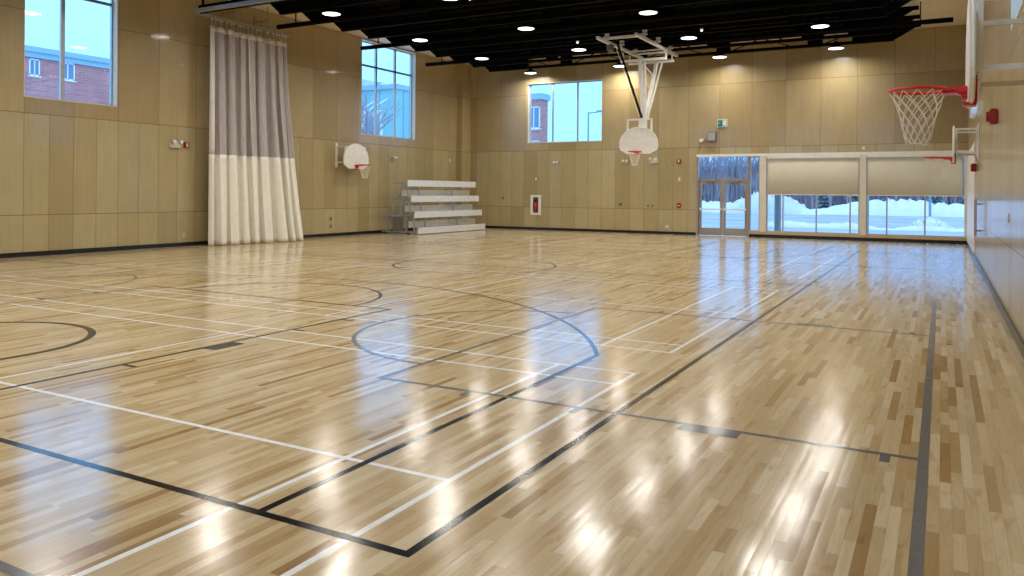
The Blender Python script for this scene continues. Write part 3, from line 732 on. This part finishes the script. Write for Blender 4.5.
# exit sign with running figure
t = thing('exit_sign', 'green and white running-figure exit sign above the door', 'exit sign', *on_back(-7.45, 4.35))
B_().box(-.19, .19, -.07, -.004, -.15, .15, .008).go('case', 'white', t)
B_().box(-.17, .17, -.074, -.068, -.125, .125).go('face', 'green', t)
b = B_(); y = -.077
b.prism([(.02, -.105), (.145, -.105), (.145, .105), (.02, .105)], 'y', y, -.073)            # white doorway
b.go('door_mark', 'white', t)
b = B_(); yy = -.080
b.disc((.055, yy, .07), .018, .004, 'y', 14)
for p, q, w in (((.05, .045), (.03, -.01), .03), ((.03, -.01), (.07, -.045), .016), ((.07, -.045), (.06, -.09), .014), ((.03, -.01), (-.005, -.05), .016), ((-.005, -.05), (-.05, -.055), .014), ((.05, .04), (.09, .01), .012), ((.05, .04), (.01, .025), .012), ((.01, .025), (-.01, -.005), .012)):
    b.bar((p[0], yy, p[1]), (q[0], yy, q[1]), w, .004)
b.go('running_figure', 'green', t)
b = B_(); b.bar((-.06, y, 0), (-.12, y, 0), .02, .004).prism([(-.11, .035), (-.15, 0), (-.11, -.035)], 'y', y - .002, y + .003).go('arrow', 'white', t)
# fire extinguisher cabinet
t = thing('extinguisher_cabinet', 'white-framed extinguisher cabinet in the back wall under the high window', 'cabinet', *on_back(-15.50, 1.08))
b = B_(); b.box(-.25, .25, -.03, -.002, -.43, -.34).box(-.25, .25, -.03, -.002, .34, .43).box(-.25, -.13, -.03, -.002, -.34, .34).box(.13, .25, -.03, -.002, -.34, .34).go('cabinet_frame', 'white', t)
B_().box(-.13, .13, -.006, -.001, -.34, .34).go('back_panel', 'dark_plate', t)
t2 = thing('fire_extinguisher', 'red fire extinguisher behind the cabinet opening', 'fire extinguisher', (-15.50, YB - .06, .80))
B_().disc((0, 0, .19), .05, .34, 'z', 18).ball((0, 0, .36), .05).go('cylinder', 'red', t2, True)
B_().bar((0, 0, .40), (0, 0, .47), .03).bar((0, 0, .47), (.06, -.01, .50), .02).go('valve_handle', 'black', t2)
B_().tube([(.0, 0, .44), (-.05, -.02, .42), (-.06, -.02, .3), (-.055, -.02, .1)], .009, 6).go('hose', 'black', t2)
# right wall
t = thing('fire_bell', 'red fire alarm horn high on the right wall beyond the near hoop', 'fire alarm', *on_right(14.45, 2.88))
B_().box(-.12, .12, -.12, -.002, -.12, .12, .02).go('body', 'red_dark', t)
B_().disc((0, -.14, 0), .08, .04, 'y', 20).go('horn', 'red_dark', t)
B_().box(-.131, -.13, -.10, -.05, -.08, .08).go('strobe', 'plastic', t)
t = thing('fire_alarm', 'red alarm box on the right wall under the far hoop', 'fire alarm', *on_right(23.2, 2.35))
B_().box(-.22, .22, -.12, -.002, -.10, .10, .01).go('body', 'red_dark', t); B_().box(-.05, .05, -.135, -.12, -.06, .06).go('strobe', 'plastic', t)
t = thing('wall_box', 'white junction box on the right wall beside the far hoop', 'box', *on_right(23.5, 3.85))
B_().box(-.18, .18, -.14, -.002, -.22, .22, .01).go('case', 'white', t); B_().box(-.14, .14, -.15, -.14, -.18, .18).go('lid', 'plastic', t)
t = thing('pull_up_rail', 'tall silver rail frame on the far right wall near the corner', 'wall rail', *on_right(20.45, 0))
B_().bar((-.12, -.10, .74), (-.12, -.10, 1.56), .05).bar((.12, -.10, .74), (.12, -.10, 1.56), .05).bar((-.12, -.10, .76), (.12, -.10, .76), .04).bar((-.12, -.10, 1.54), (.12, -.10, 1.54), .04).go('frame', 'alu', t)
B_().bar((-.12, -.10, .85), (-.12, -.002, .85), .04).bar((.12, -.10, 1.45), (.12, -.002, 1.45), .04).bar((-.12, -.10, 1.45), (-.12, -.002, 1.45), .04).go('bracket', 'alu', t)
wall_plate(on_right(12.0, 1.35), 'pale outlet plate on the near right wall', 'plastic', .08, .12)

# ------------------------------------------------------------------ outdoors
def ground():
    b = B_(); nx, ny = 60, 60; X0, X1, Ya, Yb = -160, 70, -30, 200
    g = []
    for j in range(ny + 1):
        row = []
        for i in range(nx + 1):
            x = X0 + (X1 - X0) * i / nx; y = Ya + (Yb - Ya) * j / ny
            row.append(b.bm.verts.new((x, y, -.24 + (.05 * math.sin(x * .7) * math.cos(y * .5) if y > 78 else 0))))
        g.append(row)
    for j in range(ny):
        for i in range(nx): b.bm.faces.new((g[j][i], g[j][i + 1], g[j + 1][i + 1], g[j + 1][i]))
    o = b.go('ground', 'snow', smooth=True); struct(o)
ground()
struct(B_().box(-33, 40, 37, 76, -.30, -.16).go('road', 'road'))
def heap(name, label, pts, hh, cat='snow bank', seed=0, group=None, rough=.25):
    """snow heap along a polyline of (x,y,halfwidth,height)"""
    rnd = random.Random(seed); b = B_(); rings = []; n = 12; fine = []
    for p_, q_ in zip(pts, pts[1:]):
        for k in range(4): fine.append(tuple(p_[c] + (q_[c] - p_[c]) * k / 4 for c in range(4)))
    for (x, y, w, h) in fine + [pts[-1]]:
        ring = []
        for k in range(n + 1):
            t = -1 + 2 * k / n
            z = -.22 + h * hh * max(0, (1 - t * t)) ** .8 * (1 + rough * rnd.uniform(-1, 1)) - (.1 if k in (0, n) else 0)
            ring.append(b.bm.verts.new((x + rnd.uniform(-.1, .1), y + t * w, z)))
        rings.append(ring)
    for A, Bq in zip(rings, rings[1:]):
        for k in range(n): b.bm.faces.new((A[k], A[k + 1], Bq[k + 1], Bq[k]))
    o = b.go(name, 'snow', smooth=True); tag(o, label, cat, group); return o
heap('snow_bank', 'long high snow bank on the far side of the road', [(-40 + i * 1.5, 80, 3.2, .9 + .35 * math.sin(i * .6) + .35 * math.sin(i * .23 + 1)) for i in range(5, 34)], 1.0, seed=3)
heap('snow_ridge', 'low ploughed snow ridge on the near side of the road', [(-8.5 + i * .7, 45.5, .9,   .20 + .08 * math.sin(i * 1.3) + .06 * math.sin(i * .5)) for i in range(17)], 1.2, seed=5)
heap('snow_pile', 'pointed snow pile outside the right window bay', [(-2.0 + i * .2, 47.8, .3 + .6 * math.sin(PI * i / 14), .44 * max(0, math.sin(PI * i / 14)) ** 1.3) for i in range(15)], 1.5, seed=6, rough=.05)
heap('snow_mound', 'rounded snow mound behind the road left of the door view', [(-19 + i * .8, 74.6, 1.6, 1.25 * max(0, math.sin(PI * i / 12)) ** 1.2) for i in range(13)], 1.5, seed=8)
# posts
for x, y, h, w, lab in ((-5.75, 32.6, 3.6, .26, 'blue-grey canopy column outside the left window bay'), (-2.53, 32.6, 3.6, .22, 'blue-grey canopy column outside, just right of the post between the shades')):
    t = thing('canopy_column', lab, 'column', (x, y, -.2)); B_().bar((0, 0, 0), (0, 0, h), w, w, True, 16).go('shaft', 'col_blue', t); B_().box(-.2, .2, -.2, .2, 0, .06).go('base_plate', 'col_blue', t)
for x, y, h, lab in ((-30.0, 70.0, 9.6, 'tall lamp post seen through the high back window'), (-.9, 76.4, 6.0, 'thin lamp post by the far snow bank outside the right bay'), (-3.9, 49, 3.4, 'thin dark post by the near snow ridge')):
    t = thing('street_lamp', lab, 'lamp post', (x, y, -.2)); B_().bar((0, 0, 0), (0, 0, h), .22 if y > 60 else .10, .14 if y > 60 else .08, True).go('pole', 'col_blue', t)
    if h > 5: B_().bar((0, 0, h - .1), (1.2, 0, h), .10).box(.9, 1.7, -.15, .15, h - .05, h + .12).go('lamp_head', 'col_blue', t)

def add_windows(par, faces):
    for (axis, w, a, b_, z0, z1) in faces:
        t = .12
        def bx(bb, a0, a1, za, zb_, d0, d1):
            if axis == 'x': bb.box(min(w, w) + d0, w + d1, a0, a1, za, zb_)
            else: bb.box(a0, a1, w - d1, w - d0, za, zb_)
        fb = B_(); bx(fb, a, b_, z0, z0 + t, 0, .08); bx(fb, a, b_, z1 - t, z1, 0, .08); bx(fb, a, a + t, z0, z1, 0, .08); bx(fb, b_ - t, b_, z0, z1, 0, .08); bx(fb, (a + b_) / 2 - .05, (a + b_) / 2 + .05, z0, z1, 0, .08)
        bx(fb, a - .1, b_ + .1, z0 - .12, z0, 0, .14)
        f_ = fb.go('window', 'white', par); pb = B_(); bx(pb, a + t, b_ - t, z0 + t, z1 - t, .005, .03); pb.go('pane', 'darkglass', f_)
# brick school wing seen through the first left window
t = thing('brick_building', 'red brick building with pale roof edge seen through the near left window', 'building')
B_().box(-95, -75, 18, 74, -.3, 13.9).go('wall', 'brick', t)
B_().box(-95.2, -74.8, 17.8, 74.2, 13.9, 14.4).box(-95.3, -74.6, 17.7, 74.3, 14.4, 14.9).go('roof_edge', 'cap', t)
fs = []
for i in range(9):
    y = 30.2 + i * 3.1 ; yy = {4: 42.65, 5: 45.65}.get(i, y)
    for z in (12.2, 8.4, 4.6):
        if z == 12.2 and yy > 46: continue          # blank brick above there
        fs.append(('x', -75, yy, yy + (1.0 if i == 4 else 1.4), z, z + 1.6 + (.5 if i == 5 else 0) - (.4 if i == 5 else 0)))
add_windows(t, fs)
# teal and pale buildings seen through the second left window
t = thing('teal_building', 'teal clad building seen through the right pane of the second left window', 'building')
B_().box(-72, -58, 76.3, 84.5, -.3, 14.0).go('wall', 'teal', t); B_().box(-72.1, -57.8, 76.1, 84.7, 14.0, 14.6).go('roof_edge', 'cap', t)
for i in range(5): B_().box(-58, -57.92, 78 + i * 1.3, 78.06 + i * 1.3, 0, 14).go('cladding_seam', 'cap', t)
t = thing('pale_building', 'pale stone building with brick bay behind bare branches outside the left wall', 'building')
B_().box(-110, -80, 88, 120, -.3, 19.2).go('wall', 'pale_stone', t); B_().box(-110.2, -79.7, 87.8, 120.2, 16.6, 17.4).go('cornice', 'cap', t)
B_().box(-80, -79.6, 101.5, 105, 8, 16.0).go('brick_bay', 'brick', t)
B_().box(-80, -79.7, 100.6, 103.2, 18.0, 19.2).go('vent_panel', 'teal', t)
add_windows(t, [('x', -80, 96.5 + i * 2.6, 97.9 + i * 2.6, z, z + 2.2) for i in range(3) for z in (8.5, 12.5)])
t = thing('steel_stair', 'white steel outdoor stair seen low through the second left window', 'staircase')
b = B_()
for i in range(12): b.box(-50, -48.8, 57.5 + i * .45, 57.9 + i * .45, 7.2 + i * .22, 7.26 + i * .22)
b.go('steps', 'white', t)
B_().bar((-48.8, 57.5, 8.2), (-48.8, 63, 10.9), .08).bar((-50, 57.5, 8.2), (-50, 63, 10.9), .08).go('handrail', 'white', t)
for y in (57.6, 60.2, 62.8): B_().bar((-49.4, y, -.2), (-49.4, y, 9.4), .16).go('stair_post', 'white', t)
# brick block seen through the high back window
t = thing('brick_building', 'red brick block seen through the left pane of the high back window', 'building')
B_().box(-48, -35.1, 70, 71.5, -.3, 10.9).go('wall', 'brick', t); B_().box(-48.2, -34.9, 69.8, 71.7, 10.9, 11.5).go('roof_edge', 'cap', t)
add_windows(t, [('y', 70, -36.6 - i * 3.2, -35.2 - i * 3.2, z, z + 2.2) for i in range(4) for z in (8.0, 4.6, 1.4)])

# bare trees
def bare_tree(seed, H):
    rnd = random.Random(seed); b = B_()
    def grow(p, d, L, r, lv):
        q = p + d * L; b.bar(p, q, r * 2, r * 1.3, True, 5 if lv < 2 else 4)
        if lv >= 5: return
        for k in range(3 if lv < 3 else 2):
            ax = Vector((rnd.uniform(-1, 1), rnd.uniform(-1, 1), rnd.uniform(-.2, .5))).normalized()
            nd = (d * 1.0 + ax * rnd.uniform(.3, .55)).normalized()
            if nd.z < 0: nd.z *= .3
            grow(p + d * L * rnd.uniform(.55, 1.0), nd, L * rnd.uniform(.62, .8), r * .58, lv + 1)
    grow(Vector((0, 0, 0)), Vector((rnd.uniform(-.05, .05), rnd.uniform(-.05, .05), 1)).normalized(), H * .27, H * .018, 0)
    return b
protos = []
def tree(i, x, y, H, label, group):
    k = i % 4
    if len(protos) <= k:
        t = thing('bare_tree', label, 'tree', (x, y, -.25), rz=i * 1.3, group=group)
        bare_tree(11 + k, 8.0).go('branches', 'bark', t); protos.append(t)
    else: t = dup(protos[k], (x, y, -.25), i * 1.3, label, group)
    t.scale = (H / 8, H / 8, H / 8)
rt = random.Random(4)
for i in range(22):
    tree(i, -30 + i * 1.65 + rt.uniform(-.4, .4), 84 + rt.uniform(-1.0, 2.5), rt.uniform(5.2, 7.0), 'bare grey tree in the row beyond the far snow bank', 'bare trees behind the snow bank')
for i, (x, y, H) in enumerate(((-44, 50.5, 15), (-46, 54.5, 16.5), (-42, 53.5, 14))):
    tree(i, x, y, H, 'tall bare tree outside the second left window', 'bare trees outside the left wall')
# leafless brush behind the trees: nobody could count its twigs
rb = random.Random(9); b = B_()
for i in range(5200):
    x, y, h = rb.uniform(-31, 8), rb.uniform(88.5, 93), rb.uniform(1.5, 6.8)
    dx, dy = rb.uniform(-.5, .5), rb.uniform(-.2, .2); p = Vector((x, y, -.3)); q = Vector((x + dx, y + dy, h * .6)); e_ = Vector((x + dx * rb.uniform(-.5, 3), y + dy, h))
    for a_, c_, w_ in ((p, q, .05), (q, e_, .03), (q, e_ + Vector((rb.uniform(-1, 1), 0, -.3)), .025)):
        s_ = Vector((w_, 0, 0)); t_ = Vector((0, w_, 0)); v = [b.bm.verts.new(k_) for k_ in (a_ - s_, a_ + s_, a_ + t_, c_ - s_ * .6, c_ + s_ * .6, c_ + t_ * .6)]
        b.bm.faces.new((v[0], v[1], v[4], v[3])); b.bm.faces.new((v[1], v[2], v[5], v[4])); b.bm.faces.new((v[2], v[0], v[3], v[5]))
o = b.go('brush_thicket', 'bark'); tag(o, 'leafless grey brush thicket closing the view behind the snow bank', 'brush'); o['kind'] = 'stuff'
# evergreens
def evergreen(x, y, H, W, label):
    t = thing('evergreen_tree', label, 'tree', (x, y, -.2)); rnd = random.Random(int(x * 10)); b = B_(); n = 9
    for k in range(n):
        z = H * (.12 + .84 * k / n); r = W * (1 - k / n) + .15; m_ = 13
        for q in range(m_):
            a = 2 * PI * (q + rnd.random()) / m_; rr = r * rnd.uniform(.75, 1.1)
            p = Vector((0, 0, z + .25)); e_ = Vector((rr * math.cos(a), rr * math.sin(a), z - .25 * rr))
            sd = Vector((-math.sin(a), math.cos(a), 0)) * (.16 + .12 * rr); md = (p + e_) / 2 + Vector((0, 0, .1))
            v = [b.bm.verts.new(c) for c in (p, md + sd, e_, md - sd, md + Vector((0, 0, -.18)))]
            b.bm.faces.new((v[0], v[1], v[2])); b.bm.faces.new((v[0], v[2], v[3])); b.bm.faces.new((v[0], v[4], v[1])); b.bm.faces.new((v[1], v[4], v[2])); b.bm.faces.new((v[2], v[4], v[3])); b.bm.faces.new((v[3], v[4], v[0]))
    b.go('foliage', 'needles', t); B_().bar((0, 0, 0), (0, 0, H * .9), .2, .06, True).go('trunk', 'bark', t)
for x, y, H, W, lab in ((-10.6, 86, 4.0, 1.3, 'dark evergreen beyond the road, leftmost of the group in the left bay'), (-7.6, 86, 4.6, 1.4, 'dark evergreen beyond the road, tallest of the group in the left bay'),
                        (-4.8, 86, 3.8, 1.2, 'dark evergreen beyond the road, beside the right post of the left bay'), (-.6, 86, 3.6, 1.2, 'dark evergreen beyond the bank, left one in the right bay'), (2.2, 86, 3.4, 1.1, 'dark evergreen beyond the bank, right one in the right bay')):
    evergreen(x, y, H, W, lab)
